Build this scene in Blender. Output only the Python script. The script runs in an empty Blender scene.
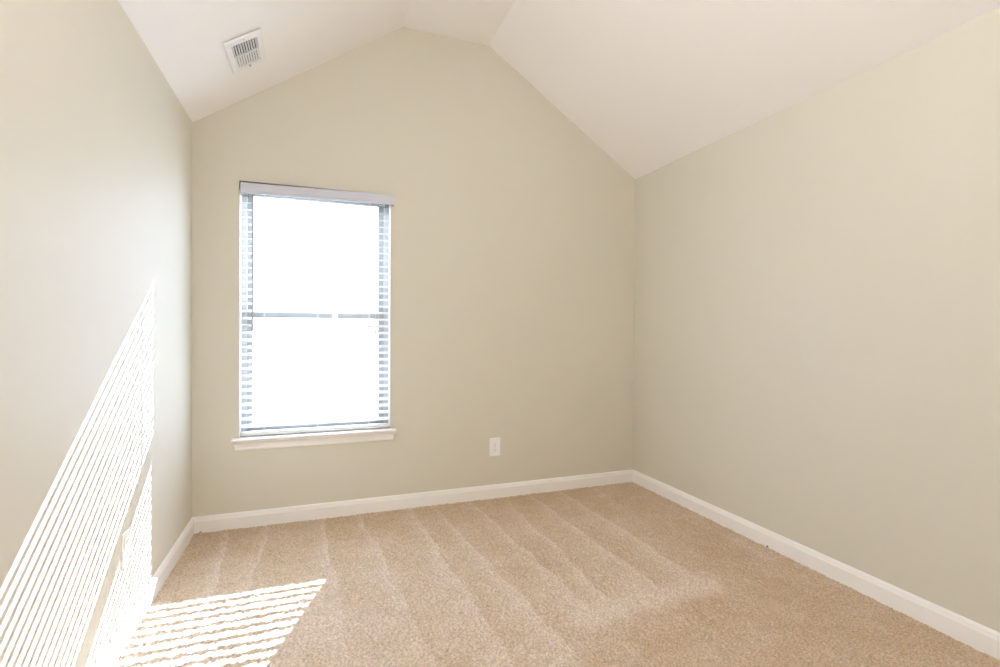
import bpy, bmesh, math, random
import numpy as np
from mathutils import Vector, Matrix

# ------------------------------------------------------------------ scene, camera, light
sc = bpy.context.scene
COL = sc.collection
random.seed(7)
rng = np.random.default_rng(11)

sc.view_settings.view_transform = 'Standard'
sc.view_settings.look = 'None'
sc.view_settings.gamma = 1.0
sc.view_settings.use_curve_mapping = False
sc.view_settings.exposure = 0.41
sc.cycles.use_denoising = True
sc.cycles.use_adaptive_sampling = False
sc.cycles.max_bounces = 14
sc.cycles.diffuse_bounces = 12
sc.cycles.glossy_bounces = 4
sc.cycles.transparent_max_bounces = 16
sc.cycles.caustics_reflective = True
sc.cycles.caustics_refractive = False
sc.cycles.sample_clamp_indirect = 30.0

# room (metres): x to the right, y into the picture, z up; camera above the origin
L, R, D = -0.7027, 2.4039, 3.4083        # left wall, right wall, back wall
Y0 = -1.15                               # wall behind the camera
HE = 2.44                                # height of the side walls
XL, XR, ZT = 0.535, 1.150, 3.268         # flat strip at the top of the vault
CAM = (0.0, 0.0, 1.2181)
F, YAW, PIT, ROL = 497.0, 0.3511, -0.0072, 0.0050

cam_data = bpy.data.cameras.new('camera')
cam = bpy.data.objects.new('camera', cam_data)
COL.objects.link(cam)
cam_data.sensor_width = 36.0
cam_data.lens = F / 1000.0 * 36.0
cam_data.clip_start = 0.02
fw = Vector((math.sin(YAW), math.cos(YAW), 0)); rt = Vector((math.cos(YAW), -math.sin(YAW), 0)); up = Vector((0, 0, 1))
fw2 = math.cos(PIT) * fw + math.sin(PIT) * up
up2 = math.cos(PIT) * up - math.sin(PIT) * fw
r3 = math.cos(ROL) * rt + math.sin(ROL) * up2
u3 = math.cos(ROL) * up2 - math.sin(ROL) * rt
m = Matrix((r3, u3, -fw2)).transposed().to_4x4()
m.translation = CAM
cam.matrix_world = m
sc.camera = cam

SUN = Vector((-0.365, -1.0, -0.715)).normalized()    # travel of the sunlight
SUN_STRENGTH = 23.0
SKY_STRENGTH = 0.06
HAZE_STRENGTH = 5.6
FILL_LAMP_STRENGTH = 22.5

w = bpy.data.worlds.new('sky'); sc.world = w
w.use_nodes = True
nt = w.node_tree
nt.nodes.clear()
wo = nt.nodes.new('ShaderNodeOutputWorld'); bg = nt.nodes.new('ShaderNodeBackground'); sky = nt.nodes.new('ShaderNodeTexSky')
sky.sky_type = 'NISHITA'
sky.sun_disc = False
sky.sun_elevation = math.asin(-SUN.z)
sky.sun_rotation = math.atan2(-SUN.x, -SUN.y)
sky.air_density = 1.0; sky.dust_density = 1.0; sky.ozone_density = 1.0
bg.inputs['Strength'].default_value = SKY_STRENGTH
hz = nt.nodes.new('ShaderNodeBackground')            # bright even haze over the blue
hz.inputs['Color'].default_value = (0.80, 0.95, 1.30, 1); hz.inputs['Strength'].default_value = HAZE_STRENGTH
ad = nt.nodes.new('ShaderNodeAddShader')
nt.links.new(sky.outputs[0], bg.inputs[0]); nt.links.new(bg.outputs[0], ad.inputs[0]); nt.links.new(hz.outputs[0], ad.inputs[1])
nt.links.new(ad.outputs[0], wo.inputs[0])

sd = bpy.data.lights.new('sun', 'SUN')
sd.energy = SUN_STRENGTH; sd.angle = math.radians(0.06); sd.color = (0.88, 1.0, 1.24)
so = bpy.data.objects.new('sun', sd); COL.objects.link(so)
so.rotation_euler = SUN.to_track_quat('-Z', 'Y').to_euler()
so.location = (2.5, 9, 6)

# ------------------------------------------------------------------ materials
def mat(name, col, rough=0.6, spec=0.3, bump=None, metal=0.0, var=None):
    mt = bpy.data.materials.new(name); mt.use_nodes = True
    n = mt.node_tree; b = n.nodes['Principled BSDF']
    b.inputs['Base Color'].default_value = (*col, 1)
    b.inputs['Roughness'].default_value = rough
    b.inputs['Specular IOR Level'].default_value = spec
    b.inputs['Metallic'].default_value = metal
    tc = n.nodes.new('ShaderNodeTexCoord')
    if bump:
        sca, dist, stg = bump
        no = n.nodes.new('ShaderNodeTexNoise'); no.inputs['Scale'].default_value = sca; no.inputs['Detail'].default_value = 3
        bp = n.nodes.new('ShaderNodeBump'); bp.inputs['Distance'].default_value = dist; bp.inputs['Strength'].default_value = stg
        n.links.new(tc.outputs['Object'], no.inputs['Vector'])
        n.links.new(no.outputs['Fac'], bp.inputs['Height'])
        n.links.new(bp.outputs['Normal'], b.inputs['Normal'])
    if var:
        sca, amt = var
        no = n.nodes.new('ShaderNodeTexNoise'); no.inputs['Scale'].default_value = sca
        mx = n.nodes.new('ShaderNodeMix'); mx.data_type = 'RGBA'
        mx.inputs[6].default_value = (*[c * (1 - amt) for c in col], 1)
        mx.inputs[7].default_value = (*[min(1, c * (1 + amt)) for c in col], 1)
        n.links.new(tc.outputs['Object'], no.inputs['Vector'])
        n.links.new(no.outputs['Fac'], mx.inputs[0]); n.links.new(mx.outputs[2], b.inputs['Base Color'])
    return mt

M = {}
M['wall'] = mat('beige_wall_paint', (0.715, 0.688, 0.602), 0.55, 0.25, bump=(260, 0.0006, 0.25), var=(1.3, 0.012))
M['ceiling'] = mat('white_ceiling_paint', (0.945, 0.93, 0.93), 0.8, 0.1, bump=(220, 0.0006, 0.2))
M['trim'] = mat('white_trim_paint', (0.94, 0.935, 0.93), 0.35, 0.4, var=(6, 0.01))
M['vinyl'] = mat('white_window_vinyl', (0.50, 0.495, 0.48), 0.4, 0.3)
M['slat'] = mat('white_slat', (0.80, 0.80, 0.79), 0.45, 0.35, bump=(90, 0.0003, 0.2))
M['valance'] = mat('white_valance', (0.62, 0.645, 0.74), 0.4, 0.4)
M['rail'] = mat('shade_dark_head_rail', (0.16, 0.155, 0.14), 0.6, 0.2)  # darkened to paint the shadow in the gap above the valance
M['sash'] = mat('shaded_sash_vinyl', (0.38, 0.375, 0.36), 0.4, 0.3)  # window vinyl darkened further to paint in the shade on the sashes
M['cord'] = mat('white_cord', (0.75, 0.75, 0.73), 0.8, 0.1)
M['wand'] = mat('grey_wand_plastic', (0.34, 0.34, 0.34), 0.25, 0.5)
M['vent'] = mat('white_vent_enamel', (0.90, 0.91, 0.93), 0.35, 0.4)
M['duct'] = mat('dark_duct', (0.10, 0.10, 0.10), 0.8, 0.1)
M['plate'] = mat('white_outlet_plastic', (0.95, 0.945, 0.94), 0.35, 0.4)
M['slot'] = mat('dark_slot', (0.03, 0.028, 0.025), 0.7, 0.1)
M['steel'] = mat('screw_steel', (0.55, 0.54, 0.52), 0.35, 0.5, metal=0.8)
M['debris'] = mat('dark_debris', (0.10, 0.08, 0.065), 0.8, 0.1, var=(400, 0.3))
M['ground'] = mat('pale_outdoor_ground', (0.60, 0.60, 0.59), 0.9, 0.1, var=(0.4, 0.15))

def glass_mat():
    mt = bpy.data.materials.new('window_glass'); mt.use_nodes = True
    n = mt.node_tree; n.nodes.clear()
    o = n.nodes.new('ShaderNodeOutputMaterial'); mx = n.nodes.new('ShaderNodeMixShader')
    t = n.nodes.new('ShaderNodeBsdfTransparent'); g = n.nodes.new('ShaderNodeBsdfGlossy')
    g.inputs['Roughness'].default_value = 0.02
    t.inputs['Color'].default_value = (0.95, 0.97, 0.96, 1)
    mx.inputs[0].default_value = 0.06
    n.links.new(t.outputs[0], mx.inputs[1]); n.links.new(g.outputs[0], mx.inputs[2]); n.links.new(mx.outputs[0], o.inputs[0])
    return mt
M['glass'] = glass_mat()

def carpet_mat():
    mt = bpy.data.materials.new('beige_cut_pile_carpet'); mt.use_nodes = True
    n = mt.node_tree; b = n.nodes['Principled BSDF']
    b.inputs['Roughness'].default_value = 0.95
    b.inputs['Specular IOR Level'].default_value = 0.05
    b.inputs['Sheen Weight'].default_value = 0.15
    b.inputs['Sheen Roughness'].default_value = 0.5
    at = n.nodes.new('ShaderNodeAttribute'); at.attribute_name = 'nap'
    mx = n.nodes.new('ShaderNodeMix'); mx.data_type = 'RGBA'
    mx.inputs[6].default_value = (0.59, 0.445, 0.30, 1)     # pile brushed away
    mx.inputs[7].default_value = (0.74, 0.62, 0.525, 1)     # pile brushed towards the light
    n.links.new(at.outputs['Fac'], mx.inputs[0])
    tc = n.nodes.new('ShaderNodeTexCoord')
    no = n.nodes.new('ShaderNodeTexNoise'); no.inputs['Scale'].default_value = 125; no.inputs['Detail'].default_value = 5
    n.links.new(tc.outputs['Object'], no.inputs['Vector'])
    rp = n.nodes.new('ShaderNodeMapRange'); rp.inputs['From Min'].default_value = 0.3; rp.inputs['From Max'].default_value = 0.7
    rp.inputs['To Min'].default_value = 0.70; rp.inputs['To Max'].default_value = 1.26
    n.links.new(no.outputs['Fac'], rp.inputs['Value'])
    ml = n.nodes.new('ShaderNodeMix'); ml.data_type = 'RGBA'; ml.blend_type = 'MULTIPLY'; ml.inputs[0].default_value = 1.0
    n.links.new(mx.outputs[2], ml.inputs[6]); n.links.new(rp.outputs[0], ml.inputs[7])
    n.links.new(ml.outputs[2], b.inputs['Base Color'])
    vo = n.nodes.new('ShaderNodeTexNoise'); vo.inputs['Scale'].default_value = 330; vo.inputs['Detail'].default_value = 2
    n.links.new(tc.outputs['Object'], vo.inputs['Vector'])
    bp = n.nodes.new('ShaderNodeBump'); bp.inputs['Distance'].default_value = 0.004; bp.inputs['Strength'].default_value = 0.5
    n.links.new(vo.outputs['Fac'], bp.inputs['Height']); n.links.new(bp.outputs['Normal'], b.inputs['Normal'])
    return mt
M['carpet'] = carpet_mat()

# ------------------------------------------------------------------ mesh helpers
def link(name, me, material, parent=None):
    o = bpy.data.objects.new(name, me)
    if material: me.materials.append(material)
    COL.objects.link(o)
    if parent: o.parent = parent
    return o

def build(name, bm, material, parent=None, smooth=False):
    bmesh.ops.recalc_face_normals(bm, faces=bm.faces[:])
    me = bpy.data.meshes.new(name); bm.to_mesh(me); bm.free()
    if smooth:
        for p in me.polygons: p.use_smooth = True
    return link(name, me, material, parent)

def box(bm, x0, x1, y0, y1, z0, z1, bev=0.0, mtx=None):
    r = bmesh.ops.create_cube(bm, size=1)
    vs = r['verts']
    for v in vs:
        v.co = Vector(((x0 + x1) / 2 + v.co.x * (x1 - x0), (y0 + y1) / 2 + v.co.y * (y1 - y0), (z0 + z1) / 2 + v.co.z * (z1 - z0)))
    if mtx: bmesh.ops.transform(bm, matrix=mtx, verts=vs)
    if bev:
        es = list({e for v in vs for e in v.link_edges})
        bmesh.ops.bevel(bm, geom=es, offset=bev, segments=2, affect='EDGES', profile=0.6)

def prism(bm, pts, a0, a1, plane):
    """extrude a polygon: plane 'xz' along y, 'yz' along x, 'xy' along z"""
    def P(p, a):
        return {'xz': (p[0], a, p[1]), 'yz': (a, p[0], p[1]), 'xy': (p[0], p[1], a)}[plane]
    A = [bm.verts.new(P(p, a0)) for p in pts]; B = [bm.verts.new(P(p, a1)) for p in pts]
    bm.faces.new(A); bm.faces.new(B[::-1])
    for i in range(len(pts)):
        j = (i + 1) % len(pts)
        bm.faces.new((A[i], B[i], B[j], A[j]))

def tube(bm, p0, p1, rad, seg=10, rad2=None):
    p0 = Vector(p0); p1 = Vector(p1); d = p1 - p0
    q = d.to_track_quat('Z', 'Y').to_matrix().to_4x4(); q.translation = (p0 + p1) / 2
    bmesh.ops.create_cone(bm, cap_ends=True, segments=seg, radius1=rad, radius2=rad if rad2 is None else rad2, depth=d.length, matrix=q)

def lathe(bm, prof, origin, axis, seg=16):
    """prof: (radius, distance along axis)"""
    q = Vector(axis).to_track_quat('Z', 'Y').to_matrix(); o = Vector(origin)
    rings = []
    for r, h in prof:
        rings.append([bm.verts.new(o + q @ Vector((max(r, 1e-5) * math.cos(2 * math.pi * k / seg), max(r, 1e-5) * math.sin(2 * math.pi * k / seg), h))) for k in range(seg)])
    for a, b in zip(rings, rings[1:]):
        for k in range(seg):
            bm.faces.new((a[k], a[(k + 1) % seg], b[(k + 1) % seg], b[k]))
    bm.faces.new(rings[0]); bm.faces.new(rings[-1][::-1])

def empty(name, loc):
    o = bpy.data.objects.new(name, None); o.empty_display_size = 0.05
    o.location = loc; COL.objects.link(o); return o

def tag(o, label, cat, group=None):
    o['label'] = label; o['category'] = cat
    if group: o['group'] = group
    return o

def struct(o, label=None, cat=None):
    o['kind'] = 'structure'
    if label: o['label'] = label
    if cat: o['category'] = cat
    return o

def shift(bm, loc):
    bmesh.ops.translate(bm, verts=bm.verts[:], vec=-Vector(loc)); return bm

# ------------------------------------------------------------------ the room
T = 0.16
OX0, OX1, OZ0, OZ1 = -0.4545, 0.4610, 0.5480, 2.1240      # window opening

# floor: wall-to-wall cut-pile carpet; fine tufts where the camera looks
def smooth_noise(nx, ny, cx, cy):
    g = rng.random((cx + 2, cy + 2))
    xs = np.linspace(0, cx, nx); ys = np.linspace(0, cy, ny)
    xi = xs.astype(int); yi = ys.astype(int); fx = xs - xi; fy = ys - yi
    fx = fx * fx * (3 - 2 * fx); fy = fy * fy * (3 - 2 * fy)
    a = g[np.ix_(xi, yi)]; b = g[np.ix_(xi + 1, yi)]; c = g[np.ix_(xi, yi + 1)]; d = g[np.ix_(xi + 1, yi + 1)]
    fx = fx[:, None]; fy = fy[None, :]
    return (a * (1 - fx) + b * fx) * (1 - fy) + (c * (1 - fx) + d * fx) * fy

TRACKS = [  # edges of the vacuum strokes: x at the back wall end, y there, x at the near end, y there
    (-0.50, 3.38, -0.42, 2.30), (-0.28, 3.38, -0.30, 2.60), (0.045, 3.37, 0.085, 2.50), (0.275, 3.30, 0.40, 1.95),
    (0.600, 3.25, 0.650, 2.30), (0.775, 3.20, 0.900, 1.90), (1.040, 3.25, 1.140, 1.82), (1.275, 3.20, 1.255, 1.85),
    (1.490, 3.20, 1.535, 1.80), (1.735, 3.25, 1.790, 1.95), (2.020, 3.32, 1.985, 2.10), (2.200, 3.34, 2.150, 2.75)]

def make_floor():
    x0, x1, y1 = L - 0.02, R + 0.02, D + 0.02
    ys = np.arange(1.0, y1, 0.0042); xs = np.arange(x0, x1, 0.0042)
    nx, ny = len(xs), len(ys)
    X, Y = np.meshgrid(xs, ys, indexing='ij')
    # tufts
    h = smooth_noise(nx, ny, nx // 2, ny // 2) * 0.6 + smooth_noise(nx, ny, nx // 5, ny // 5) * 0.3 + rng.random((nx, ny)) * 0.35
    big = smooth_noise(nx, ny, 26, 20); mid = smooth_noise(nx, ny, 90, 70); fine = smooth_noise(nx, ny, 230, 180)
    wob = (smooth_noise(nx, ny, 24, 18) - 0.5) * 0.030 + (fine - 0.5) * 0.010
    # vacuum strokes: each stroke is lightest along its right edge and fades to the left
    nap = np.zeros_like(X)
    Xw = X + wob
    lines = []
    for (xa, ya, xb, yb) in TRACKS:
        t = (Y - yb) / (ya - yb)
        lines.append(xb + (xa - xb) * np.clip(t, -0.6, 1.1))
    prev = np.full_like(X, L)
    amp = np.clip(1.0 - np.abs((Y - 2.55) / 1.1) ** 2.2, 0, 1)
    for k, ln in enumerate(lines):
        s = np.clip((Xw - prev) / np.maximum(ln - prev, 0.02), 0, 1)
        ins = (Xw >= prev) & (Xw < ln)
        v = 0.30 + 0.78 * s ** (6.0 - 4.6 * np.clip((3.1 - Y) / 1.0, 0, 1))
        nap = np.where(ins, v, nap)
        prev = ln
    nap = np.where(Xw >= prev, 0.25, nap)
    nap = 0.55 + (nap - 0.55) * (0.35 + 0.65 * amp)
    # darker towards the back wall, more so to the right
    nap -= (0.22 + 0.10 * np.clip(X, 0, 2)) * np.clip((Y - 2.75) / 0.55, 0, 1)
    # strokes end in front: light strip, then unbrushed darker pile
    yedge = 1.772 + 0.066 * (X - 1.113) + (fine - 0.5) * 0.03
    strip = np.exp(-((Y - yedge - 0.09) / 0.10) ** 2) * (X > 1.0) * (Xw < 1.83)
    nap = np.maximum(nap, strip * 1.15)
    below = 1 / (1 + np.exp((Y - yedge) / 0.007))
    bx = np.clip((X - 0.85) / 0.35, 0, 1)
    nap = nap * (1 - below * bx) + 0.20 * below * bx
    right = 1 / (1 + np.exp(-(Xw - (1.83 + 0.12 * np.clip((Y - 2.0) / 0.8, 0, 1.6))) / 0.02))
    nap = nap * (1 - right) + 0.24 * right
    lft = np.clip((0.95 - X) / 0.9, 0, 1) * np.clip((2.9 - Y) / 0.5, 0, 1)
    nap = nap * (1 - 0.6 * lft) + 0.80 * 0.6 * lft
    # light scuffed patch along the right baseboard
    pt = np.exp(-(((X - 2.30 - 0.10 * (Y - 2.15)) / 0.05) ** 2 + ((Y - 2.16) / 0.17) ** 4)) * (Y > 1.97)
    nap = nap * (1 - pt) + 0.75 * pt
    nap += (big - 0.5) * 0.34 + (mid - 0.5) * 0.30 + (fine - 0.5) * 0.22
    # small darker, lowered spot near the bottom edge of the picture
    st = np.exp(-(((X - 1.025) / 0.030) ** 2 + ((Y - 1.568 + 0.4 * (X - 1.025)) / 0.010) ** 2))
    nap = np.clip(nap, 0, 1) * (1 - st) - 0.9 * st
    h = h * (1 - 0.5 * st)
    Z = -0.006 + 0.011 * (h - 0.62) + 0.0008 * nap
    V = np.stack([X, Y, Z], -1).reshape(-1, 3)
    idx = np.arange(nx * ny).reshape(nx, ny)
    q = np.stack([idx[:-1, :-1], idx[1:, :-1], idx[1:, 1:], idx[:-1, 1:]], -1).reshape(-1, 4)
    n0 = len(V)
    extra = np.array([[x0, Y0 - 0.02, -0.006], [x1, Y0 - 0.02, -0.006], [x1, 1.0, -0.006], [x0, 1.0, -0.006],
                      [x0, Y0 - 0.02, -0.12], [x1, Y0 - 0.02, -0.12], [x1, y1, -0.12], [x0, y1, -0.12]])
    V = np.vstack([V, extra])
    q2 = np.array([[n0, n0 + 1, n0 + 2, n0 + 3], [n0 + 4, n0 + 7, n0 + 6, n0 + 5]])
    q = np.vstack([q, q2])
    me = bpy.data.meshes.new('floor')
    me.vertices.add(len(V)); me.vertices.foreach_set('co', V.ravel().astype(np.float32))
    me.loops.add(q.size); me.loops.foreach_set('vertex_index', q.ravel().astype(np.int32))
    me.polygons.add(len(q)); me.polygons.foreach_set('loop_start', (np.arange(len(q)) * 4).astype(np.int32))
    me.polygons.foreach_set('loop_total', np.full(len(q), 4, np.int32))
    me.update(calc_edges=True); me.validate()
    at = me.attributes.new('nap', 'FLOAT', 'POINT')
    at.data.foreach_set('value', np.concatenate([nap.ravel(), np.full(8, 0.4)]).astype(np.float32))
    me.polygons.foreach_set('use_smooth', np.ones(len(q), bool))
    o = link('floor', me, M['carpet'])
    return struct(o, 'beige cut pile carpet with vacuum tracks covering the floor', 'carpet')
make_floor()

# back wall with the window opening, up into the gable
bm = bmesh.new()
YB = D + T
prism(bm, [(L - T, 0 - 0.12), (OX0, -0.12), (OX0, HE + (OX0 - L) * (ZT - HE) / (XL - L)), (L, HE), (L - T, HE)], D, YB, 'xz')
prism(bm, [(OX1, -0.12), (R + T, -0.12), (R + T, HE), (R, HE), (XR, ZT), (XL, ZT), (OX1, HE + (OX1 - L) * (ZT - HE) / (XL - L))], D, YB, 'xz')
prism(bm, [(OX0, -0.12), (OX1, -0.12), (OX1, OZ0 - 0.02), (OX0, OZ0 - 0.02)], D, YB, 'xz')
prism(bm, [(OX0, OZ1), (OX1, OZ1), (OX1, HE + (OX1 - L) * (ZT - HE) / (XL - L)), (OX0, HE + (OX0 - L) * (ZT - HE) / (XL - L))], D, YB, 'xz')
bmesh.ops.remove_doubles(bm, verts=bm.verts[:], dist=1e-5)
struct(build('wall_back', bm, M['wall']), 'beige gable wall with the window', 'wall')
for nm, xa, xb, lb in (('wall_left', L - T, L, 'beige side wall striped by sunlight on the left'), ('wall_right', R, R + T, 'plain beige side wall on the right')):
    bm = bmesh.new(); box(bm, xa, xb, Y0 - T, D, -0.12, HE)
    struct(build(nm, bm, M['wall']), lb, 'wall')
bm = bmesh.new()
prism(bm, [(L - T, -0.12), (R + T, -0.12), (R + T, HE), (R, HE), (XR, ZT), (XL, ZT), (L, HE), (L - T, HE)], Y0 - T, Y0, 'xz')
struct(build('wall_front', bm, M['wall']), 'beige wall behind the viewer', 'wall')
bm = bmesh.new()
prism(bm, [(L - T, HE), (L, HE), (XL, ZT), (XR, ZT), (R, HE), (R + T, HE), (R + T, HE + 0.16), (XR + 0.05, ZT + 0.16), (XL - 0.05, ZT + 0.16), (L - T, HE + 0.16)], Y0 - T, YB, 'xz')
struct(build('ceiling', bm, M['ceiling']), 'white vaulted ceiling with two slopes and a flat strip', 'ceiling')

# baseboards: profile (offset from the wall, height)
BB = [(0, -0.012), (0.014, -0.012), (0.014, 0.064), (0.0125, 0.069), (0.0105, 0.074), (0.0095, 0.081), (0.006, 0.088), (0.003, 0.0915), (0, 0.0915)]
def baseboard(name, p0, p1, inward, label):
    """p0, p1: wall ends (x, y); mitred at both ends"""
    bm = bmesh.new()
    d = (Vector(p1) - Vector(p0)).normalized(); n = Vector(inward)
    ra = [bm.verts.new((*(Vector(p0) + d * o + n * o), z)) for o, z in BB]
    rb = [bm.verts.new((*(Vector(p1) - d * o + n * o), z)) for o, z in BB]
    k = len(BB)
    for i in range(k):
        j = (i + 1) % k
        bm.faces.new((ra[i], rb[i], rb[j], ra[j]))
    bm.faces.new(ra); bm.faces.new(rb[::-1])
    struct(build(name, bm, M['trim']), label, 'baseboard')
baseboard('baseboard_back', (L, D), (R, D), (0, -1), 'white baseboard below the window')
baseboard('baseboard_left', (L, Y0), (L, D), (1, 0), 'white baseboard along the sunlit left wall')
baseboard('baseboard_right', (R, Y0), (R, D), (-1, 0), 'white baseboard along the right wall')
baseboard('baseboard_front', (L, Y0), (R, Y0), (0, 1), 'white baseboard behind the viewer')

# outdoors: the ground one storey below
bm = bmesh.new(); box(bm, -60, 60, D + 0.6, 120, -3.3, -2.9)
struct(build('ground', bm, M['ground']), 'sunlit ground outside', 'ground')

# ------------------------------------------------------------------ the window
win = empty('window_1', (0, D, OZ0)); WL = (0, D, OZ0)
struct(win, 'white double hung window with a white sill', 'window')
def wpart(name, bm, m, parent=None, **k):
    o = build(name, shift(bm, WL), m, parent or win, **k); return o
FY0, FY1 = D + 0.080, D + 0.150
# drywall returns lined white
bm = bmesh.new()
box(bm, OX0 + 0.0005, OX0 + 0.004, D + 0.001, FY0, OZ0, OZ1 - 0.060); box(bm, OX1 - 0.004, OX1 - 0.0005, D + 0.001, FY0, OZ0, OZ1 - 0.060)
wpart('jamb', bm, M['trim'])
# vinyl frame
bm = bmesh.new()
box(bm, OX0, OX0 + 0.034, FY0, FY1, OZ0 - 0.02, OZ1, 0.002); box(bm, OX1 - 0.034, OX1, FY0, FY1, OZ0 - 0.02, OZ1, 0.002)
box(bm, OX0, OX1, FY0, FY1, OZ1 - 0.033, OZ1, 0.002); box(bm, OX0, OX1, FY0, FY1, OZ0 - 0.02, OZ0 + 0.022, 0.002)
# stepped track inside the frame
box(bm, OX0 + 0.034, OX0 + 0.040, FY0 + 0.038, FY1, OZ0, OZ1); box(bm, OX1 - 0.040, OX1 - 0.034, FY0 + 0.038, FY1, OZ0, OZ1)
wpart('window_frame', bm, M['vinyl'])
GX0, GX1 = -0.388, 0.390
MZ = 1.302
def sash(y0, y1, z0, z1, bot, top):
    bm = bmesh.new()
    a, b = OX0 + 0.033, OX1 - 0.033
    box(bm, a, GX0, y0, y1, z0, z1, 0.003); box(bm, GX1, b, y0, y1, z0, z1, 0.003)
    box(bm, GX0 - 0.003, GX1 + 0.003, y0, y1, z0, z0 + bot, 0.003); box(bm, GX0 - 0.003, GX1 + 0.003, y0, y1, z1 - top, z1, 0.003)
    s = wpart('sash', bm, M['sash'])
    bm = bmesh.new(); yc = (y0 + y1) / 2
    box(bm, GX0 - 0.002, GX1 + 0.002, yc - 0.002, yc + 0.002, z0 + bot - 0.002, z1 - top + 0.002)
    wpart('pane', bm, M['glass'], s)
    return s
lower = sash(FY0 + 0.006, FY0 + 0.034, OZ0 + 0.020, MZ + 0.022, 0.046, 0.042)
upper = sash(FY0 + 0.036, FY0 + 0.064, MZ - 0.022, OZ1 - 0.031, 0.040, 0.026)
bm = bmesh.new()
box(bm, 0.085, 0.128, FY0 + 0.008, FY0 + 0.032, MZ + 0.022, MZ + 0.030, 0.002)
lathe(bm, [(0.011, 0), (0.011, 0.008), (0.008, 0.012)], (0.105, FY0 + 0.020, MZ + 0.030), (0, 0, 1))
box(bm, 0.090, 0.124, FY0 - 0.010, FY0 + 0.008, MZ - 0.016, MZ + 0.034, 0.003)
wpart('sash_lock', bm, M['trim'], lower)
# stool (inside sill) with moulded apron underneath
ST = 0.046
bm = bmesh.new()
nose = [(D - ST + 0.004, OZ0 - 0.017), (D - ST, OZ0 - 0.013), (D - ST - 0.001, OZ0 - 0.0085), (D - ST, OZ0 - 0.004), (D - ST + 0.004, OZ0)]
prism(bm, nose + [(D - 0.0005, OZ0), (D - 0.0005, OZ0 - 0.017)], OX0 - 0.0340, OX1 + 0.0340, 'yz')
prism(bm, [(D - 0.001, OZ0), (FY0, OZ0), (FY0, OZ0 - 0.017), (D - 0.001, OZ0 - 0.017)], OX0 + 0.0006, OX1 - 0.0006, 'yz')
sill = wpart('window_sill', bm, M['trim'])
bm = bmesh.new()
AP = [(0.036, OZ0 - 0.0172), (0.036, OZ0 - 0.022), (0.033, OZ0 - 0.026), (0.026, OZ0 - 0.031), (0.020, OZ0 - 0.040), (0.016, OZ0 - 0.052),
      (0.0145, OZ0 - 0.060), (0.0150, OZ0 - 0.066), (0.012, OZ0 - 0.074), (0.009, OZ0 - 0.078)]
rings = []
for o, z in AP:
    k = o * 0.85
    rings.append([bm.verts.new(p) for p in ((OX0 - 0.008 - k, D - 0.0005, z), (OX0 - 0.008 - k, D - o, z), (OX1 + 0.008 + k, D - o, z), (OX1 + 0.008 + k, D - 0.0005, z))])
for a, b in zip(rings, rings[1:]):
    for i in range(4):
        bm.faces.new((a[i], a[(i + 1) % 4], b[(i + 1) % 4], b[i]))
bm.faces.new(rings[0]); bm.faces.new(rings[-1][::-1])
wpart('apron', bm, M['trim'], sill)

# ------------------------------------------------------------------ the blind
BL = (0.0, D + 0.034, OZ0)
blind = empty('window_blind', BL)
tag(blind, 'white horizontal slat blind with open tilted slats hanging in the window', 'blind')
def bpart(name, bm, m, parent=None, **k): return build(name, shift(bm, BL), m, parent or blind, **k)
YS = D + 0.034
SX0, SX1 = -0.4455, 0.4525
# head rail and valance
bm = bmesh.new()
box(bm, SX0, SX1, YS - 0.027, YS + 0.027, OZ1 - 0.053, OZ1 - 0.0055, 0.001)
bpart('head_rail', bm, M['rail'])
bm = bmesh.new()
VZ0, VZ1, VY = 2.047, 2.1115, D - 0.034
vp = [(VY + 0.002, VZ0), (VY, VZ0 + 0.003), (VY, VZ0 + 0.010), (VY - 0.002, VZ0 + 0.014), (VY - 0.002, VZ1 - 0.014), (VY, VZ1 - 0.010), (VY, VZ1 - 0.003), (VY + 0.002, VZ1), (VY + 0.010, VZ1), (VY + 0.010, VZ0)]
prism(bm, vp, -0.4425, 0.4790, 'yz')
box(bm, -0.4425, -0.4345, VY + 0.009, D - 0.002, VZ0, VZ1); box(bm, 0.4710, 0.4790, VY + 0.009, D - 0.002, VZ0, VZ1)
for v in bm.verts: v.co.z += (v.co.x - 0.018) * 0.0105       # hangs slightly askew
bpart('valance', bm, M['valance'])
# slats: slightly crowned, outer edge raised
TILT = math.radians(16.5); PITCH = 0.0447
def slat_bm():
    bm = bmesh.new(); n = 8; W = 0.050; top = []; bot = []
    for i in range(n + 1):
        t = i / n * 2 - 1
        yy = t * W / 2; zz = 0.0022 * (1 - t * t); th = 0.0014 * math.sqrt(max(0.05, 1 - abs(t) ** 6))
        c, s = math.cos(TILT), math.sin(TILT)
        for lst, z in ((top, zz + th), (bot, zz - th)):
            lst.append((yy * c - z * s, yy * s + z * c))
    prism(bm, top + bot[::-1], SX0, SX1, 'yz')
    return bm
me_slat = None
z = 2.060 - 0.030
slat_z = []
zb = OZ0 + 0.016
nsl = int((2.040 - (zb + 0.030)) / PITCH) + 1
for k in range(nsl):
    slat_z.append(zb + 0.048 + k * PITCH)
first = None
for k, zz in enumerate(slat_z):
    if first is None:
        first = build('slat', slat_bm(), M['slat'], blind); o = first
    else:
        o = first.copy(); COL.objects.link(o); o.parent = blind
    o.location = (0, 0, zz - OZ0)
bm = bmesh.new(); box(bm, SX0, SX1, YS - 0.025, YS + 0.025, OZ0 + 0.007, OZ0 + 0.029, 0.003)
bpart('bottom_rail', bm, M['slat'])
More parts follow.
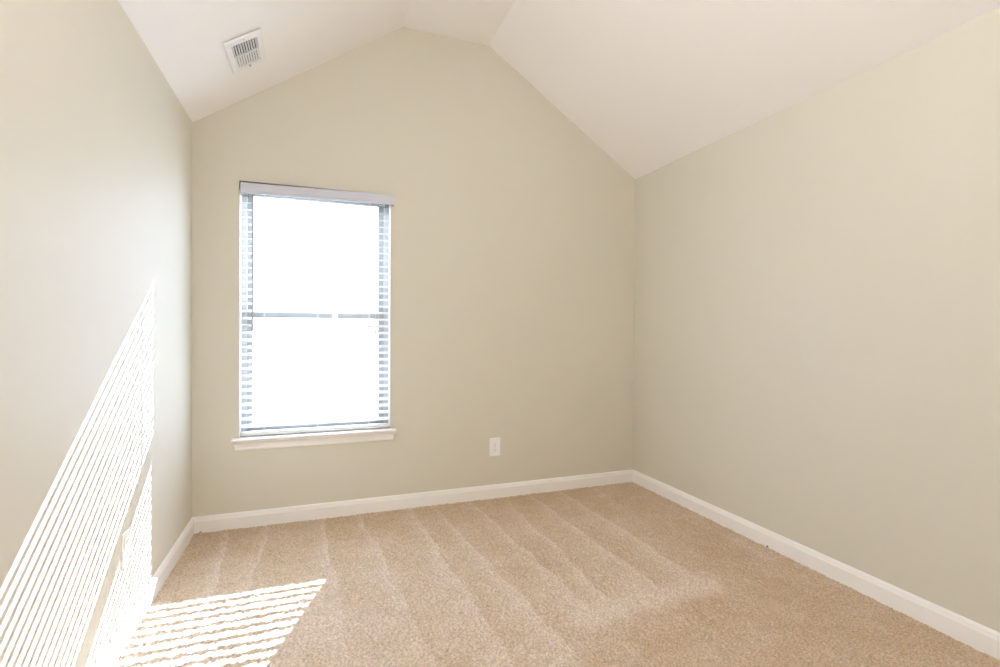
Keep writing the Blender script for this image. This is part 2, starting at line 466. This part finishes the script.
for xc in (-0.318, -0.004, 0.322):
    bm = bmesh.new()
    for dy in (-0.0275, 0.0275):
        tube(bm, (xc, YS + dy, OZ0 + 0.012), (xc, YS + dy, OZ1 - 0.040), 0.0009, 6)
    for zz in slat_z:
        c, s = math.cos(TILT), math.sin(TILT)
        tube(bm, (xc, YS - 0.0275, zz - 0.0275 * s - 0.003), (xc, YS + 0.0275, zz + 0.0275 * s - 0.003), 0.0006, 5)
    tube(bm, (xc + 0.006, YS, OZ0 + 0.012), (xc + 0.006, YS, OZ1 - 0.040), 0.0008, 6)
    bpart('ladder_cord', bm, M['cord'])
# tilt wand
bm = bmesh.new()
WX, WY = -0.3785, D - 0.014
tube(bm, (WX, WY, 1.212), (WX, WY, 2.030), 0.0042, 8)
lathe(bm, [(0.0042, 0), (0.0056, 0.004), (0.0056, 0.018), (0.0042, 0.024)], (WX, WY, 1.205), (0, 0, 1), 8)
tube(bm, (WX, WY, 2.028), (WX, YS - 0.028, 2.075), 0.0022, 6)
bpart('tilt_wand', bm, M['wand'], smooth=False)
# lift cords with tassels
bm = bmesh.new()
CX = ((0.3600, 1.188), (0.3800, 1.196))
for cx, cz in CX:
    tube(bm, (cx, D - 0.008, cz + 0.03), (cx + 0.004, D + 0.002, 2.060), 0.0009, 6)
lc = bpart('lift_cord', bm, M['cord'])
for cx, cz in CX:
    bm = bmesh.new()
    lathe(bm, [(0.0030, 0.036), (0.0045, 0.030), (0.0052, 0.018), (0.0068, 0.004), (0.0055, 0.0)][::-1], (cx, D - 0.008, cz), (0, 0, 1), 10)
    bpart('tassel', bm, M['cord'], lc, smooth=True)

# ------------------------------------------------------------------ ceiling vent on the left slope
TH = math.atan2(ZT - HE, XL - L)
vc = Vector((-0.3597, 2.910, HE + (-0.3597 - L) * math.tan(TH)))
U = Vector((math.cos(TH), 0, math.sin(TH))); V = Vector((0, 1, 0)); N = Vector((math.sin(TH), 0, -math.cos(TH)))
vent = empty('ceiling_vent', vc)
tag(vent, 'white square air register with two louver banks on the sloped ceiling', 'vent')
rotm = Matrix((U, V, N)).transposed().to_4x4()
tilt = Matrix.Rotation(math.radians(-0.9), 4, 'X')
vent.matrix_world = Matrix.Translation(vc + N * 0.004) @ rotm @ tilt
# local frame: x = up the slope, y = into the picture, z = out of the ceiling
def vpart(name, bm, m, parent=None, **k): return build(name, bm, m, parent or vent, **k)
a, b = 0.099, 0.155; ga, gb = 0.068, 0.115
bm = bmesh.new()
rings = []
for da, db, zz in ((a, b, 0.0), (a, b, 0.003), (a - 0.006, b - 0.006, 0.0075), (ga + 0.004, gb + 0.004, 0.010), (ga, gb, 0.0095), (ga, gb, 0.0)):
    rings.append([bm.verts.new(p) for p in ((-da, -db, zz), (da, -db, zz), (da, db, zz), (-da, db, zz))])
for p, q in zip(rings, rings[1:] + rings[:1]):
    for i in range(4):
        bm.faces.new((p[i], p[(i + 1) % 4], q[(i + 1) % 4], q[i]))
vpart('vent_frame', bm, M['vent'])
bm = bmesh.new(); box(bm, -ga - 0.004, ga + 0.004, -gb - 0.004, gb + 0.004, -0.001, 0.0008)
vpart('duct_backing', bm, M['duct'])
bm = bmesh.new(); box(bm, -ga, ga, -0.004, 0.004, 0.001, 0.0105, 0.001)
vpart('divider_bar', bm, M['vent'])
NL = 10
for half, ang in ((-1, 24), (1, -64)):
    for k in range(NL):
        x = -ga + (k + 0.5) * 2 * ga / NL
        bm = bmesh.new()
        y0, y1 = (-gb, -0.004) if half < 0 else (0.004, gb)
        hw = 0.0058 if half < 0 else 0.0071
        box(bm, -0.0006, 0.0006, y0, y1, -hw, hw)
        bmesh.ops.transform(bm, matrix=Matrix.Translation((x, 0, 0.0055)) @ Matrix.Rotation(math.radians(ang), 4, 'Y'), verts=bm.verts[:])
        vpart('louver', bm, M['vent'])
bm = bmesh.new(); box(bm, -0.004, 0.004, gb + 0.004, gb + 0.014, 0.006, 0.017, 0.001)
lv = vpart('damper_lever', bm, M['steel']); lv['label'] = 'grey metal damper lever'
for yy in (-(b + gb) / 2, (b + gb) / 2 + 0.010):
    bm = bmesh.new(); lathe(bm, [(0.004, 0), (0.004, 0.001), (0.002, 0.002)], (0, yy, 0.0085 if yy < 0 else 0.006), (0, 0, 1), 12)
    vpart('screw', bm, M['steel'])

# ------------------------------------------------------------------ duplex outlets
def make_outlet(name):
    """local frame: x to the right, y out of the wall (towards -y), z up"""
    root = empty(name, (0, 0, 0))
    bm = bmesh.new(); w2, h2 = 0.041, 0.0655
    rings = []
    for o, d in ((0, 0.0), (0, 0.0025), (0.0015, 0.0045), (0.004, 0.0055)):
        rings.append([bm.verts.new(p) for p in ((-w2 + o, -d, -h2 + o), (w2 - o, -d, -h2 + o), (w2 - o, -d, h2 - o), (-w2 + o, -d, h2 - o))])
    for p, q in zip(rings, rings[1:]):
        for i in range(4):
            bm.faces.new((p[i], p[(i + 1) % 4], q[(i + 1) % 4], q[i]))
    bm.faces.new(rings[0]); bm.faces.new(rings[-1][::-1])
    build('cover_plate', bm, M['plate'], root)
    for zc in (-0.0205, 0.0205):
        bm = bmesh.new()
        pts = []
        for k in range(32):
            an = 2 * math.pi * k / 32
            pts.append((0.0172 * math.cos(an), zc + max(-0.0135, min(0.0135, 0.0172 * math.sin(an)))))
        prism(bm, pts, -0.0052, -0.0075, 'xz')
        rc = build('receptacle', bm, M['plate'], root)
        for sx, hh in ((-0.0064, 0.0040), (0.0064, 0.0032)):
            bm = bmesh.new(); box(bm, sx - 0.0011, sx + 0.0011, -0.0078, -0.0070, zc + 0.003 - hh, zc + 0.003 + hh)
            build('blade_slot', bm, M['slot'], rc)
        bm = bmesh.new(); lathe(bm, [(0.0024, 0), (0.0024, 0.0008)], (0, -0.0070, zc - 0.0075), (0, -1, 0), 12)
        build('ground_hole', bm, M['slot'], rc)
    bm = bmesh.new(); lathe(bm, [(0.0032, 0), (0.0032, 0.0006), (0.0018, 0.0013)], (0, -0.0052, 0), (0, -1, 0), 12)
    build('screw', bm, M['steel'], root)
    return root
def copy_tree(o, parent=None):
    c = o.copy(); COL.objects.link(c)
    if parent: c.parent = parent
    for ch in list(o.children): copy_tree(ch, c)
    return c
out_a = make_outlet('wall_outlet')
out_b = copy_tree(out_a)
out_a.location = (1.2122, D - 0.0002, 0.366)
tag(out_a, 'white duplex outlet on the beige back wall right of the window', 'outlet', 'duplex wall outlets')
out_b.location = (L + 0.0002, 2.312, 0.362); out_b.rotation_euler = (0, 0, math.pi / 2)
tag(out_b, 'white duplex outlet in the striped sunlight on the left wall', 'outlet', 'duplex wall outlets')

# ------------------------------------------------------------------ specks
def speck(loc, s, label):
    bm = bmesh.new(); bmesh.ops.create_icosphere(bm, subdivisions=2, radius=1)
    for v in bm.verts:
        v.co = Vector((v.co.x * s[0], v.co.y * s[1], v.co.z * s[2])) * (0.8 + 0.4 * random.random())
    o = build('carpet_debris', bm, M['debris'], smooth=True); o.location = loc
    tag(o, label, 'debris')
speck((R - 0.020, 2.105, 0.004), (0.005, 0.007, 0.0035), 'tiny dark bit of debris on the carpet against the right baseboard')
speck((-0.655, 3.386, 0.003), (0.007, 0.003, 0.003), 'tiny dark bit of debris in the carpet corner left of the window')

# ------------------------------------------------------------------ fill lamp added out of view to brighten the room
lamp = empty('fill_lamp', (0.56, 0.75, ZT))
tag(lamp, 'added globe lamp out of view, filling the room with light', 'lamp')
bm = bmesh.new(); lathe(bm, [(0.065, 0), (0.065, 0.012), (0.05, 0.025), (0.012, 0.032)], (0, 0, 0), (0, 0, -1), 32); build('canopy', bm, M['trim'], lamp)
bm = bmesh.new(); tube(bm, (0, 0, -0.03), (0, 0, -0.45), 0.008, 12); build('stem', bm, M['steel'], lamp)
lm = bpy.data.materials.new('fill_glow'); lm.use_nodes = True
e = lm.node_tree.nodes['Principled BSDF']; e.inputs['Emission Color'].default_value = (1.0, 0.98, 0.96, 1); e.inputs['Emission Strength'].default_value = FILL_LAMP_STRENGTH
e.inputs['Base Color'].default_value = (0.8, 0.8, 0.78, 1)
bm = bmesh.new(); lathe(bm, [(0.05, 0.44)] + [(0.17 * math.sin(a), 0.60 - 0.17 * math.cos(a)) for a in [0.32 + k * (math.pi - 0.34) / 14 for k in range(15)]], (0, 0, 0), (0, 0, -1), 32)
build('fill_lamp_globe', bm, lm, lamp, smooth=True)
